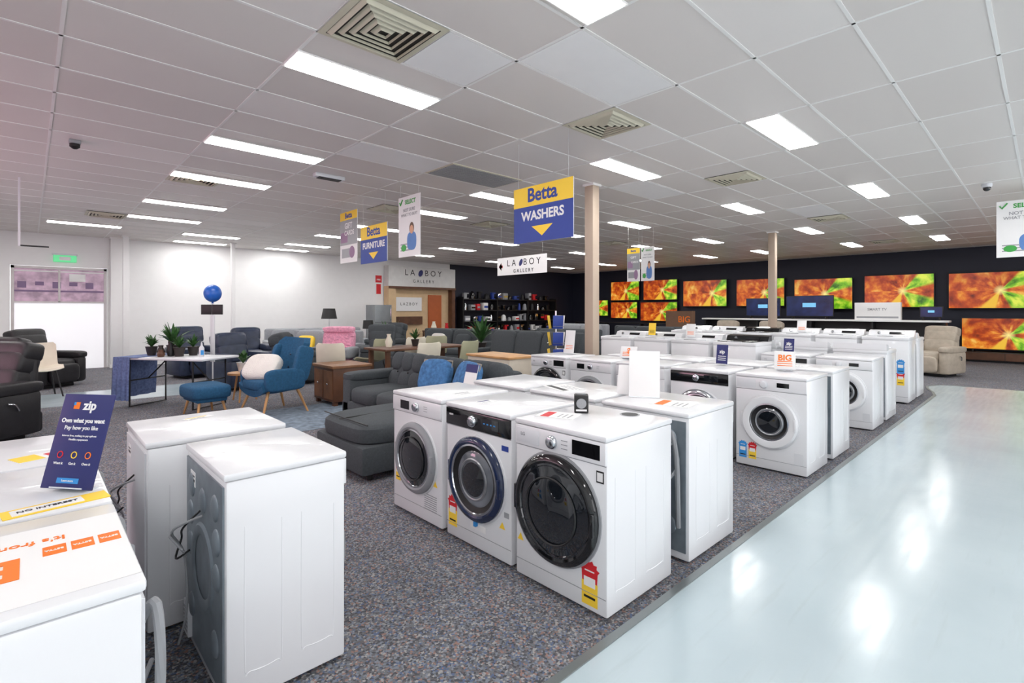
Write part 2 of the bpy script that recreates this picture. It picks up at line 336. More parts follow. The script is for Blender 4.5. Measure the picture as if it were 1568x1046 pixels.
# ------------------------------------------------------------ washing machines
def sticker(b,x,z,y,s=1,top=RED,bot=YEL):
    pts=[(x-.04*s,y,z)]
    for i in range(13):
        a=math.pi*(1-i/12); r=(.055 if i%2 else .043)*s
        pts.append((x+r*math.cos(a),y,z+.045*s+r*math.sin(a)*.9))
    pts.append((x+.04*s,y,z))
    n=len(pts); b.add([(p[0],y-.001,p[2]) for p in pts],[list(range(n))],top)
    b.bb(x-.042*s,x+.042*s,y-.0015,y,z-.1*s,z,bot); b.bb(x-.03*s,x+.03*s,y-.0025,y,z-.02*s,z+.02*s,PAP); b.bb(x-.03*s,x+.03*s,y-.0025,y,z-.07*s,z-.06*s,BLM)
    b.bb(x-.025*s,x+.025*s,y-.0025,y,z+.045*s,z+.05*s,PAP)
def back(b,y,W,Hh,steel=True,hoses=True):
    m=STL if steel else WH2
    b.bb(-W/2+.02,W/2-.02,y-.002,y+.004,.06,Hh-.05,m)
    if steel:
        b.ann([(.17,0),(.16,.008),(.13,.008),(.12,.002)],(0,y+.004,.42),(0,1,0),m,32)
        for px,pz in ((-.18,.7),(.18,.7),(-.18,.2),(.18,.2),(0,.68),(.2,.45),(-.2,.45),(-.2,.58),(.2,.58)): b.ell((px,y+.004,pz),(.045,.012,.05),m)
    b.bb(W/2-.12,W/2-.04,y,y+.02,.06,.2,WH2,.004)
    for i in range(6): b.bb(W/2-.11,W/2-.05,y+.02,y+.022,.08+i*.018,.088+i*.018,GRY)
    b.bb(.12,.2,y+.004,y+.006,.7,.76,PAP); b.bb(.13,.19,y+.006,y+.007,.72,.73,BLM); b.bb(.13,.19,y+.006,y+.007,.74,.745,BLM)
    if hoses:
        b.tube([(.2,y+.01,.72),(.24,y+.03,.76),(.26,y+.035,.6),(.18,y+.03,.3),(.22,y+.03,.1),(.1,y+.035,.05)],.011,RUB)
        b.tube([(-.24,y+.01,.2),(-.25,y+.036,.4),(-.24,y+.036,.62),(-.2,y+.03,.74),(-.16,y+.02,.6)],.014,RUB)
        b.tube([(-.2,y+.01,.66),(-.12,y+.035,.7),(-.05,y+.03,.55),(-.16,y+.035,.45),(-.24,y+.03,.55),(-.2,y+.035,.7),(-.1,y+.03,.5),(-.14,y+.035,.12)],.007,WH2)
    else:
        b.tube([(0,y+.004,.62),(.03,y+.05,.6),(.1,y+.09,.55),(.12,y+.06,.48),(.06,y+.05,.46),(.02,y+.07,.5),(.08,y+.1,.54),(.16,y+.07,.5),(.18,y+.03,.4),(.15,y+.03,.2),(.2,y+.05,.04)],.005,GRY)
        b.tube([(.02,y+.004,.64),(.06,y+.06,.57),(.14,y+.05,.5),(.08,y+.08,.45),(0,y+.05,.5)],.004,BLM)
def front_loader(kind,D=.6,Hh=.85,steel=True,hoses=True):
    b=MB(); W=.6; f=-D/2+.008
    b.bb(-W/2+.001,W/2-.001,f,D/2-.012,.015,Hh-.028,WH,.01)
    b.bb(-W/2,W/2,-D/2,D/2-.005,Hh-.028,Hh,WH,.008)
    for px in (-.24,.24):
        for py in (-D/2+.07,D/2-.07): b.cyl((px,py,0),(px,py,.022),.022,BLM)
    pb=kind in('navy','blackpanel')
    b.bb(-W/2+.004,W/2-.004,f-.008,f+.005,Hh-.135,Hh-.03,BLK if pb else WH,.004)
    b.bb(-W/2+.004,W/2-.004,f-.002,f,Hh-.14,Hh-.137,GRY)
    fy=f-.008
    b.bb(-W/2+.006,W/2-.006,f-.002,f,.098,.101,GRY)
    ring=RUB;dr=.235;gm=GLS;dz=.42;kx=-.02;dx=0
    if kind=='lg':
        b.bb(-.285,-.12,fy-.003,fy,Hh-.12,Hh-.045,WH2,.003); b.tf('LG',.026,GRY,-.235,fy-.004,Hh-.075)
        b.bb(.1,.265,fy-.002,fy,Hh-.115,Hh-.045,BLK)
        for i in range(3): b.bb(.03,.07,fy-.002,fy,Hh-.065-.02*i,Hh-.061-.02*i,GRY)
        kx=-.03; dr=.272; ring=BLK; dz=.435; dx=-.012
        b.bb(.24,.282,f-.002,f,.63,.685,BLM); b.bb(.245,.277,f-.003,f,.637,.678,PAP)
        sticker(b,.2,.15,f,1.1); b.poly([(-.285,f-.001,.2),(-.24,f-.001,.2),(-.262,f-.001,.24)],YEL)
    elif kind=='navy':
        b.tf('SERIES',.014,PAP,-.24,fy-.001,Hh-.07); b.bb(.06,.2,fy-.002,fy,Hh-.11,Hh-.05,GLS)
        for i in range(4): b.bb(.07+i*.03,.085+i*.03,fy-.003,fy,Hh-.085,Hh-.078,CYA)
        ring=NVD; dr=.25; gm=GLS2; dz=.43; kx=-.03
        sticker(b,-.235,.18,f); b.poly([(.2,f-.001,.2),(.25,f-.001,.2),(.225,f-.001,.24)],YEL); b.bb(-.06,.08,f-.001,f,.125,.16,PAP); b.bb(.24,.28,f-.001,f,.27,.3,GRY); b.bb(.22,.275,f-.002,f,.64,.67,BLU)
        b.bb(-.01,.01,f-.02,f-.001,.15,.19,CYA)
    elif kind=='dark':
        b.bb(-.19,-.08,fy-.002,fy,Hh-.115,Hh-.055,BLK); kx=.01; dr=.24; ring=RUB
        for i in range(8): b.bb(.1,.24,f-.002,f,.1+i*.014,.105+i*.014,GRY)
        sticker(b,-.235,.28,f,.7); b.poly([(.2,f-.001,.27),(.25,f-.001,.27),(.225,f-.001,.31)],YEL)
        for i in range(3): b.bb(.1,.14,fy-.002,fy,Hh-.07-.015*i,Hh-.067-.015*i,GRY)
    elif kind=='white':
        b.bb(-.285,-.12,fy-.003,fy,Hh-.12,Hh-.045,WH2,.003); b.bb(.06,.16,fy-.002,fy,Hh-.1,Hh-.06,BLK); kx=-.05
        ring=WH; dr=.235; gm=GLS2; dz=.44
        sticker(b,-.235,.16,f,.8,CYA,CYA); sticker(b,-.15,.16,f,.8,RED,YEL); b.bb(.2,.27,f-.002,f,.1,.2,WH2)
    elif kind=='blackpanel':
        b.bb(.06,.2,fy-.002,fy,Hh-.11,Hh-.05,GLS); ring=CHR; dr=.235
        sticker(b,-.22,.16,f,.8)
    b.lathe([(.034,0),(.034,.012),(.027,.022),(.022,.024),(0,.024)],(kx,fy,Hh-.083),(0,-1,0),CHR if kind!='white' else WH2,28)
    o=(dx,f,dz); r=dr; wr=.07 if kind=='white' else .042
    b.ann([(r+.012,0),(r+.01,.006),(r,.008)],o,(0,-1,0),WH if ring is not BLK else GRY)
    b.ann([(r,0),(r,.022),(r-.012,.036),(r-wr+.012,.04),(r-wr,.034)],o,(0,-1,0),ring)
    b.ann([(r-wr,.034),(r-wr-.01,.036),(r-wr-.014,.03)],o,(0,-1,0),CHR if ring is not BLK else GLS)
    q=wr+.014
    if gm is GLS:
        b.ann([(r-q,.03),(r-q-.024,.034),(r-q-.044,.04),(r*.35,.05),(.001,.053)],o,(0,-1,0),GLS)
        b.ann([(r*.62,.047),(r*.6,.052),(r*.58,.0475)],o,(0,-1,0),BLM)
    else:
        b.ann([(r-q,.03),(r-q-.02,.02),(r-q-.034,.012)],o,(0,-1,0),BLM)
        b.ann([(r-q-.03,.014),(r-q-.044,.022),(r*.3,.03),(.001,.032)],o,(0,-1,0),GLS2)
        b.ann([(r*.5,.029),(r*.47,.034),(r*.44,.03)],o,(0,-1,0),DRM)
        b.ann([(r*.4,.0295),(.001,.033)],o,(0,-1,0),GLS)
    b.box((dx+r-.02,f-.035,dz),(.022,.02,.11),ring,.006)
    b.box((dx-r+.004,f-.012,dz),(.03,.02,.13),ring,.005)
    for sx in (-1,1):
        xx=sx*(W/2-.0025)
        for y0,y1 in ((-D*.38,-D*.1),(D*.06,D*.34)):
            b.tube([(xx,y0,Hh-.2),(xx,y0,.16),(xx,y0+.02,.12),(xx,y1-.02,.12),(xx,y1,.16),(xx,y1,Hh-.2)],.003,WH,n=6)
    back(b,D/2-.01,W,Hh,steel,hoses)
    return b.mesh('washing_machine')
def top_loader(dark=False,Hh=.98):
    b=MB(); W=.6; D=.6
    b.bb(-W/2,W/2,-D/2,D/2-.01,.02,Hh-.05,WH,.015); b.bb(-W/2-.004,W/2+.004,-D/2-.004,D/2-.01,Hh-.055,Hh,WH,.012)
    b.bb(-.25,.25,-D/2+.03,D/2-.16,Hh-.002,Hh+.014,BLK if dark else WH2,.008); b.bb(-.1,.1,-D/2+.015,-D/2+.04,Hh,Hh+.012,GRY,.004)
    y0=D/2-.16;y1=D/2-.01;w=W/2
    vs=[(-w,y0,Hh),(w,y0,Hh),(w,y1,Hh),(-w,y1,Hh),(-w,y0+.05,Hh+.07),(w,y0+.05,Hh+.07),(w,y1,Hh+.085),(-w,y1,Hh+.085)]
    b.add(vs,[[0,1,2,3],[4,5,6,7],[0,1,5,4],[1,2,6,5],[2,3,7,6],[3,0,4,7]],BLK if dark else WH)
    b.box((.08,y0+.022,Hh+.038),(.2,.004,.04),BLK,0,(-R(36),0,0)); b.lathe([(.024,0),(.02,.015),(0,.016)],(-.16,y0+.024,Hh+.036),(0,-.8,.6),CHR,20)
    sticker(b,.2,.55,-D/2,1.1,CYA,CYA); sticker(b,.2,.38,-D/2,1.1)
    b.bb(-W/2+.01,W/2-.01,-D/2-.002,-D/2,.1,.104,GRY)
    for px in (-.24,.24):
        for py in (-.22,.22): b.cyl((px,py,0),(px,py,.022),.022,BLM)
    for sx in (-1,1):
        xx=sx*(W/2-.001)
        b.tube([(xx,-.22,.85),(xx,-.22,.16),(xx,-.2,.12),(xx,.18,.12),(xx,.2,.16),(xx,.2,.85)],.003,WH,n=6)
    back(b,D/2-.01,W,Hh-.05)
    return b.mesh('top_load_washing_machine')
K={k:front_loader(k) for k in('lg','navy','dark','white','blackpanel')}
T={False:top_loader(),True:top_loader(True)}
def wm(k,x,y,rz,name='washing_machine'): return place(K[k],name,(x,y,0),rz)
wm('lg',2.205,1.685,WEST); wm('navy',2.22,2.335,WEST,'clothes_dryer'); wm('dark',2.22,2.985,WEST,'clothes_dryer')
for y,k in((1.68,'white'),(2.33,'lg'),(2.98,'dark')): wm(k,2.965,y,EAST)
for i,k in enumerate(('white','blackpanel','white','dark','lg')): wm(k,5.06,1.7+.665*i,WEST)
for i,k in enumerate(('white','dark','lg','white')): wm(k,5.81,1.7+.665*i,EAST)
for i,k in enumerate(('white','lg')): wm(k,7.5,1.72+.665*i,WEST)
for i in range(2,6): place(T[i==2],'top_load_washing_machine',(7.5,1.72+.665*i,0),WEST)
for i in range(6): place(T[False],'top_load_washing_machine',(8.24,1.72+.665*i,0),EAST,sc=(1,1,.93))
for i in range(6): place(T[i==3],'top_load_washing_machine',(9.95,1.75+.665*i,0),WEST,sc=(1,1,1.04))
for i in range(6): place(T[False],'top_load_washing_machine',(10.69,1.75+.665*i,0),EAST)
place(front_loader('dark',D=.46,hoses=False),'clothes_dryer',(.72,2.29,0),EAST)
place(front_loader('white',steel=False,hoses=False),'washing_machine',(.66,3.0,0),EAST)
rm=front_loader('white',steel=False)
for y in (1.64,2.265,2.89): place(rm,'washing_machine',(-.11,y,0),WEST)
b=MB(); b.tube([(.3,1.75,.012),(.36,1.9,.014),(.3,2.05,.012),(.36,2.15,.013),(.3,2.3,.014),(.36,2.5,.012)],.01,WH2); b.tube([(.28,1.6,.012),(.4,1.75,.012),(.33,1.95,.03),(.27,1.8,.03),(.38,1.7,.03)],.009,RUB); b.obj('power_cord')
# things on machines
b=MB(); b.box((0,0,.15),(.19,.006,.3),NAVY,.002); fy=-.0035
b.tf('zip',.042,PAP,.012,fy,.262,.03); b.box((-.038,fy,.262),(.022,.001,.022),ORG); b.box((-.046,fy-.0005,.268),(.008,.001,.01),CYA)
b.tf('Own what you want',.0195,PAP,0,fy,.213,.03); b.tf('Pay how you like',.0185,PAP,0,fy,.19,.01); b.tf('Interest free, nothing to pay upfront',.0088,PAP,0,fy,.165,0); b.tf('Flexible repayments',.009,PAP,0,fy,.153,0)
for i,(m,t) in enumerate(((RED,'Want it'),(YEL,'Get it'),(ORG,'Own it'))):
    xx=-.052+.052*i; b.ann([(.011,0),(.011,.001),(.008,.001)],(xx,fy,.105),(0,-1,0),m,20); b.tf(t,.011,PAP,xx,fy,.078,.01)
b.box((0,fy,.026),(.08,.001,.016),CYA,0); b.tf('Learn more',.009,PAP,0,fy-.0008,.026,.01)
b.box((0,.03,.004),(.12,.07,.004),pm('acrylic',c(210,215,222),.1))
b.obj('payment_plan_sign',(.085,2.15,.86),R(-52),R(-16))
b=MB(); b.bb(-.28,.28,-.22,.24,0,.0012,PAP)
fl=lambda x,y,rot=0,z=.002: Matrix.Translation((x,y,z))@Matrix.Rotation(rot,4,'Z')
b.text('BIG',.17,ORG,fl(.04,.03),.03); b.text("It's from",.04,ORG,fl(-.1,-.11,0),.01)
for i in range(3):
    b.bb(-.27+i*.052,-.227+i*.052,-.06,.0,.0012,.002,ORG); b.text('BETTA',.012,PAP,fl(-.248+i*.052,-.03,0,.0026),.02)
b.obj('promotional_poster',(-.1,1.62,.8505),R(180))
b=MB(); b.bb(-.12,.12,-.04,.04,0,.002,YEL); b.bb(-.1,.06,-.028,.028,.002,.0026,PAP); b.text('NO INTEREST',.022,BLM,fl(-.02,0,0,.003),.02); b.obj('price_label',(.06,2.03,.8505),R(8))
b=MB(); b.bb(-.1,.1,-.05,.05,0,.002,PAP); b.bb(-.1,-.02,-.05,.05,.002,.0026,YEL); b.bb(0,.08,-.03,.03,.002,.0026,RED); b.obj('price_label',(.05,2.75,.8505),R(20)); 
def ticket(x,y,z,rz,w=.15,h=.21,mat=PAP,tilt=-12,txt=None,tm=ORG,name='price_card'):
    b=MB(); b.box((0,0,h/2+.004),(w,.004,h),mat,.001); b.box((0,.03,.003),(w*.8,.07,.005),pm('acrylic',c(210,215,222),.1))
    if txt: b.tf(txt,w*.42,tm,0,-.003,h*.65,.03)
    for i in range(3): b.bb(-w*.35,w*.35,-.003,-.002,h*.2+i*.02,h*.2+.007+i*.02,tm)
    b.obj(name,(x,y,z+.015),rz,R(tilt))
ticket(5.2,1.72,.85,WEST+.3,.18,.17,PAP,-10,'BIG',ORG)
ticket(5.25,2.35,.85,WEST,.12,.2,NAVY,-8,'zip',PAP)
ticket(5.1,4.3,.85,WEST,.16,.3,PAP,-8); ticket(7.4,3.8,1,WEST,.15,.2,PAP,-8); ticket(9.9,3.0,1.03,WEST,.15,.2,PAP,-8); ticket(5.1,3.4,.85,WEST+.2,.2,.14,PAP,-20,'$',ORG)
ticket(7.4,2.4,.85,WEST,.13,.18,NAVY,-8,'zip',PAP); ticket(7.45,4.5,1,WEST,.13,.2,YEL,-8,None,BLM)
# A-frame display stand on second row
b=MB(); ac=pm('acrylic_clear',c(232,236,240),.12)
b.box((0,-.035,.15),(.2,.005,.31),PAP,.001,(R(-12),0,0)); b.box((0,.035,.15),(.2,.005,.31),ac,.001,(R(12),0,0)); b.bb(-.1,.1,-.08,.08,0,.004,ac)
b.box((-.14,.03,.1),(.09,.005,.2),PAP,.001,(R(-10),0,R(-25)))
b.obj('leaflet_display_stand',(3.02,1.88,.851),R(-60))
b=MB(); b.bb(-.04,.04,-.04,.04,0,.1,BLM,.006); b.ann([(.028,0),(.028,.004),(.02,.006),(.01,.004),(.001,.004)],(0,-.04,.055),(0,-1,0),GRY,20); b.bb(-.03,.03,-.042,-.04,.012,.022,PAP); b.box((0,0,.103),(.05,.03,.006),GRY,.002); b.obj('small_black_speaker_box',(2.28,1.83,.85),R(-50))
def paper(x,y,z,w,h,rz,m1=PAP,m2=RED):
    b=MB(); b.bb(-w/2,w/2,-h/2,h/2,0,.0015,m1); b.bb(-w/2+.01,w/2-.02,h*.15,h*.38,.0015,.002,m2)
    for i in range(3): b.bb(-w/2+.02,w*.2,-h*.35+i*h*.13,-h*.31+i*h*.13,.0015,.002,GRY)
    b.obj('information_leaflet',(x,y,z+.0005),rz)
paper(2.12,1.86,.85,.16,.22,R(20)); paper(2.9,1.6,.85,.2,.24,R(10),PAP,ORG); paper(2.2,2.8,.85,.15,.1,0,PAP,GRY); paper(2.9,2.5,.85,.3,.2,R(70),PAP,BLM); paper(.66,3.15,.85,.14,.05,R(20),PAP,YEL); paper(5.8,1.8,.85,.2,.2,0); paper(2.1,2.45,.85,.12,.08,0,PAP,NAVY)
b=MB(); b.lathe([(.055,0),(.055,.001),(.045,.001)],(0,0,0),(0,0,1),GRY,24); b.lathe([(.045,0),(.045,.002),(0,.002)],(0,0,0),(0,0,1),BLM,24); b.obj('round_energy_sticker',(2.42,1.6,.8505))
# ------------------------------------------------------------ hanging signs
STRG=pm('sign_cord',c(200,200,200),.5)
def board(w,h): 
    b=MB(); b.bb(-w/2,w/2,-.004,.004,-h/2,h/2,PAP); return b
def betta(label,x,y,zt,w=.84,h=.594):
    zc=zt-h/2; b=board(w,h); b.bb(-w/2,w/2,-.006,-.004,-h/2,h/2,BLU); b.bb(-w/2,w/2,-.007,-.006,h/2-.21,h/2,YEL)
    b.tf('Betta',.2,BLU,0,-.0075,h/2-.1,.028); b.tf(label,.135,PAP,0,-.007,-.02,.03)
    b.add([(-.15,-.007,-.13),(.15,-.007,-.13),(0,-.007,-.24)],[[0,2,1]],YEL); b.bb(-w/2,w/2,.004,.006,-h/2,h/2,BLU)
    for s in (-.42,.42): b.cyl((s*w,0,h/2),(s*w,0,CEIL-zc),.0018,STRG,6)
    b.obj('hanging_department_sign',(x,y,zc),WEST)
betta('WASHERS',3.87,3.62,2.745); betta('FURNITURE',3.93,7.3,2.77)
SKN=pm('photo_skin',c(210,160,130),.6); SHT=pm('photo_shirt',c(90,130,190),.6); MAU=pm('photo_mauve',c(150,120,150),.6)
def select(x,y,zt,w=.56,h=.86,kind=0,t=('NOT SURE','WHAT TO BUY?')):
    zc=zt-h/2; b=board(w,h); k=w/.56
    if kind==0:
        b.tf('SELECT',.085*k,GRN,.03,-.006,h*.4,.03); b.tube([(-w*.44,-.006,h*.42),(-w*.4,-.006,h*.37),(-w*.3,-.006,h*.46)],.01,GRN,6,False)
        b.tf(t[0],.065*k,GRY,0,-.006,h*.27,.02); b.tf(t[1],.058*k,GRY,0,-.006,h*.19,.02)
        b.ell((w*.12,-.0045,-h*.04),(.06*k,.002,.085),DWD); b.ell((w*.12,-.0055,-h*.06),(.045*k,.002,.065),SKN); b.ell((w*.12,-.0045,-h*.25),(.12*k,.002,.13),SHT,.7); b.ell((-w*.25,-.005,-h*.35),(.07*k,.003,.05),GRN)
        for i in range(3): b.bb(-w*.4,w*.1,-.0055,-.004,-h*(.3+.05*i),-h*(.28+.05*i),GRY)
    else:
        b.bb(-w/2,w/2,-.006,-.004,h*.34,h/2,YEL); b.bb(-w/2,w/2,-.006,-.004,-h*.15,h*.34,GRY); b.bb(-w*.45,-w*.05,-.007,-.004,-h*.1,h*.1,MAU); b.tf('Betta',.11*k,BLU,0,-.007,h*.42,.03); b.tf('GIFT',.12*k,PAP,0,-.007,h*.22,.02); b.tf('CARDS',.1*k,PAP,.03,-.008,h*.08,.02)
        b.bb(-w*.4,w*.1,-.006,-.004,-h*.4,-h*.22,GRY); b.ell((w*.2,-.005,-h*.3),(.09*k,.003,.1),MAU)
    for s in (-.42,.42): b.cyl((s*w,0,h/2),(s*w,0,CEIL-zc),.0018,STRG,6)
    b.obj('hanging_promotional_banner',(x,y,zc),WEST)
select(3.9,6.22,3.05); select(3.9,8.1,3.09,.62,.86,1); select(9,5.86,2.7,.3,.68,1); select(9,5.53,2.7,.3,.68,0); select(10.6,.24,3.06,.594,.84)
b=board(1.28,.33); b.box((-.55,-.006,0),(.1,.002,.22),PAP); b.add([(-.6,-.007,0),(-.52,-.007,.08),(-.52,-.007,-.08)],[[0,1,2]],RED); b.bb(-.52,-.49,-.007,-.005,-.025,.025,RED)
b.tf('L A    B O Y',.17,BLM,.06,-.006,.05,.0); b.ell((.0,-.006,.05),(.04,.003,.07),NAVY,rot=(0,R(30),0)); b.tf('G A L L E R Y',.09,BLM,.06,-.006,-.1)
for s in (-.42,.42): b.cyl((s*1.28,0,.16),(s*1.28,0,CEIL-2.25),.0018,STRG,6)
b.obj('hanging_gallery_sign',(6.5,6.61,2.25),WEST)
# ------------------------------------------------------------ gallery portal
b=MB(); LG_=pm('gallery_grey',c(212,212,210),.6); WRM=pm('gallery_warm',c(206,178,140),.6)
b.bb(9.1,12,15.85,16.18,2.28,3.0,LG_); b.bb(9.1,9.4,15.85,16.18,0,2.28,WRM); b.bb(11.85,12,15.85,16.18,0,2.28,DWD); b.bb(9.1,12,15.81,15.85,2.2,2.28,DWD)
b.bb(9.4,11.85,16.1,16.18,0,2.28,WRM); b.bb(10.9,11.5,16.06,16.1,0,2.0,pm('orange_door',c(176,90,44),.5)); b.bb(9.5,10.6,16.0,16.1,.9,1.2,DWD); b.bb(9.5,10.6,16.05,16.1,1.4,1.9,PAP)
b.tf('L A     B O Y',.3,BLM,10.55,15.845,2.78,.0); b.ell((10.42,15.845,2.78),(.09,.006,.13),NAVY,rot=(0,R(30),0)); b.tf('G A L L E R Y',.16,BLM,10.55,15.845,2.48,.0); b.tf('L A Z B O Y',.14,BLM,10.05,16.045,1.65,0)
b.obj('gallery_entrance')
b=MB(); b.bb(-.12,.12,-.01,0,-.35,.35,PAP); b.bb(-.12,.12,-.012,-.01,.1,.35,RED); b.tf('FIRE',.08,PAP,0,-.014,.2); b.bb(-.09,.09,-.012,-.01,-.3,.05,RED); b.obj('fire_equipment_sign',(8.9,Y1-.003,2.3))
# ------------------------------------------------------------ televisions
TVM=tv_mat(); DK=pm('tv_dark_picture',c(24,34,70),.2,var=.7,scale=3,es=.5)
def tv(y0,y1,z0,z1,x=19.36,scr=None):
    w=abs(y1-y0);h=z1-z0
    b=MB(); b.bb(-w/2,w/2,-.02,.03,-h/2,h/2,BLM,.006); b.bb(-w*.3,w*.3,.03,.12,-h*.3,h*.3,BLM,.01)
    b.bb(-w/2+.02,w/2-.02,-.022,-.02,-h/2+.03,h/2-.02,scr or TVM)
    if z0<.5: 
        for s in (-1,1): b.box((s*w*.36,0,-h/2-.02),(.04,.22,.05),BLM,.005)
    b.obj('television',(x,(y0+y1)/2,(z0+z1)/2),WEST)
for y0,y1,z0,z1 in [(10.25,8.45,1.56,2.62),(8.1,6.4,1.56,2.58),(6.1,4.35,1.45,2.5),(4.05,2.3,1.5,2.53),(2.0,.1,1.46,2.5),(12.1,10.5,1.85,2.72),(13.8,12.3,1.85,2.72),(15.3,13.95,1.15,1.9),(13.8,12.4,1.05,1.8),(12.25,10.5,.95,1.78)]: tv(y0,y1,z0,z1)
tv(1.7,-.1,.33,1.22,19.2)
b=MB(); b.bb(-1,1,-.22,.22,.03,.27,BLM,.008); b.bb(-.98,.0,-.225,-.22,.05,.25,DWD); b.bb(.01,.98,-.225,-.22,.05,.25,DWD); b.bb(-.95,.95,-.18,.18,0,.03,BLM); b.obj('low_media_cabinet',(19.2,.8,.013),WEST)
b=MB()
b.bb(17.6,18.1,1.8,8.6,1.1,1.15,PAP,.004)
for y in (1.9,3.5,5.1,6.7,8.5): b.bb(17.65,18.05,y-.03,y+.03,0,1.1,BLM)
b.bb(17.98,18.05,1.9,8.5,.05,1.1,BLM); b.bb(17.65,18.05,1.9,8.5,.45,.48,BLM); b.obj('television_bench')
def stv(y,w,h,x=17.9,z=1.15,scr=DK):
    b=MB(); b.bb(-w/2,w/2,-.015,.02,.08,.08+h,BLM,.005); b.bb(-w/2+.02,w/2-.02,-.017,-.015,.1,.06+h,scr); b.bb(-w*.14,w*.14,-.018,-.017,.08+h*.45,.08+h*.65,pm('tv_icon_blue',c(120,190,230),.3,es=.4))
    for s in(-1,1): b.box((s*w*.35,0,.04),(.03,.2,.08),BLM,.005)
    b.obj('tabletop_television',(x,y,z),WEST)
stv(6.6,1.1,.6); stv(5.2,1.35,.66); stv(2.2,.5,.3)
b=MB(); b.bb(-.55,.55,-.1,.1,0,.5,PAP,.005); b.tf('SMART TV',.1,GRY,0,-.102,.3); b.bb(-.5,.5,-.102,-.1,.05,.1,GRY); b.obj('television_carton',(17.85,3.4,1.15),WEST)
b=MB(); b.bb(-.9,.9,-.3,.3,0,.75,DWD,.01); b.bb(-.8,.8,-.31,-.3,.1,.68,BLM); b.bb(-.5,.5,-.1,.1,.75,1.4,pm('brown_carton',c(120,90,70),.7)); b.tf('BIG',.3,ORG,.2,-.105,1.1); b.obj('carton_display_unit',(16.6,8.9,0),WEST)
b=MB()
for z in (.1,.85): b.bb(18.95,19.2,10.2,15.6,z,z+.04,BLM)
for y in (10.2,12,13.8,15.56): b.bb(18.95,19.2,y,y+.04,0,.85,BLM)
b.obj('media_shelving')
b=MB()
for z in (.5,.95,1.4,1.85): b.bb(12.3,17.8,15.75,16.15,z,z+.03,BLM)
for x in (12.3,14.1,15.9,17.75): b.bb(x,x+.04,15.75,16.15,0,1.95,BLM)
b.obj('appliance_shelving')
b=MB(); cols=[BLK,GRY,CHR,PAP,RED,BLU,GRY,BLM,BLK]
for z in (.531,.981,1.431,1.881):
    x=12.45
    while x<17.5:
        w=random.uniform(.15,.3);h=random.uniform(.15,.32);m=random.choice(cols)
        k=random.random()
        if x+w>17.6: break
        if k<.4: b.bb(x,x+w,15.8,16.05,z,z+h,m,.02); b.bb(x+.02,x+w-.02,15.79,15.8,z+h*.3,z+h*.6,random.choice(cols))
        elif k<.75: b.lathe([(w*.4,0),(w*.42,h*.2),(w*.3,h*.8),(w*.12,h),(0,h)],(x+w/2,15.93,z),(0,0,1),m,16); b.tube([(x+w*.8,15.93,z+h*.2),(x+w,15.93,z+h*.5),(x+w*.75,15.93,z+h*.8)],.01,BLM)
        else: b.bb(x,x+w*.6,15.85,16.0,z,z+h,m,.02); b.bb(x,x+w,15.85,16.0,z,z+.04,m,.01); b.bb(x,x+w,15.85,16.0,z+h*.8,z+h,m,.01)
        x+=w+random.uniform(.05,.2)
b.obj('small_kitchen_appliances')
# ------------------------------------------------------------ furniture
def sofa(w,d,h,m,n,arm=.18,armh=.62,cush=(),name='sofa',loc=(0,0,0),rz=0):
    b=MB(); b.bb(-w/2,w/2,-d/2+.03,d/2,.08,.32,m,.03); iw=(w-2*arm)/n
    b.bb(-w/2+.05,w/2-.05,d/2-.2,d/2,.3,h-.06,m,.05)
    for s in (-1,1): b.bb(s*(w/2-arm),s*w/2,-d/2,d/2,.08,armh,m,.06); b.ell((s*(w/2-arm/2),0,armh-.03),(arm*.55,d/2,.06),m,.4)
    for i in range(n):
        x=-w/2+arm+iw*(i+.5); b.cush((x,-.08,.39),(iw*1.0,d-.2,.2),m); b.cush((x,d/2-.24,.62+(h-.95)/2),(iw*1.0,.26,h-.42),m,(R(-10),0,0))
    for sx in (-1,1):
        for sy in (-1,1): b.cyl((sx*(w/2-.1),sy*(d/2-.1),0),(sx*(w/2-.1),sy*(d/2-.1),.09),.025,BLM)
    for x,mm in cush: b.cush((x,d/2-.42,.62),(.42,.16,.4),mm,(R(-20),0,R(random.uniform(-8,8))))
    return b.obj(name,loc,rz)
def recliner(m,loc,rz,h=1.05,name='recliner_chair'):
    b=MB(); b.bb(-.42,.42,-.38,.4,.06,.3,m,.04)
    for s in (-1,1): b.bb(s*.27,s*.46,-.42,.36,.06,.55,m,.06); b.cush((s*.365,-.03,.58),(.21,.84,.14),m)
    b.cush((0,-.08,.42),(.56,.68,.22),m); b.cush((0,-.42,.26),(.54,.12,.36),m)
    b.cush((0,.3,.62),(.58,.26,.36),m,(R(-14),0,0)); b.cush((0,.36,.83),(.6,.26,.3),m,(R(-14),0,0)); b.cush((0,.4,h-.1),(.62,.26,.24),m,(R(-12),0,0))
    b.bb(-.3,.3,.34,.46,.2,h-.15,m,.05); b.box((0,0,.03),(.6,.6,.06),BLM,.01)
    b.tube([(.47,.1,.35),(.49,.05,.42),(.49,-.02,.44)],.01,CHR)
    return b.obj(name,loc,rz)
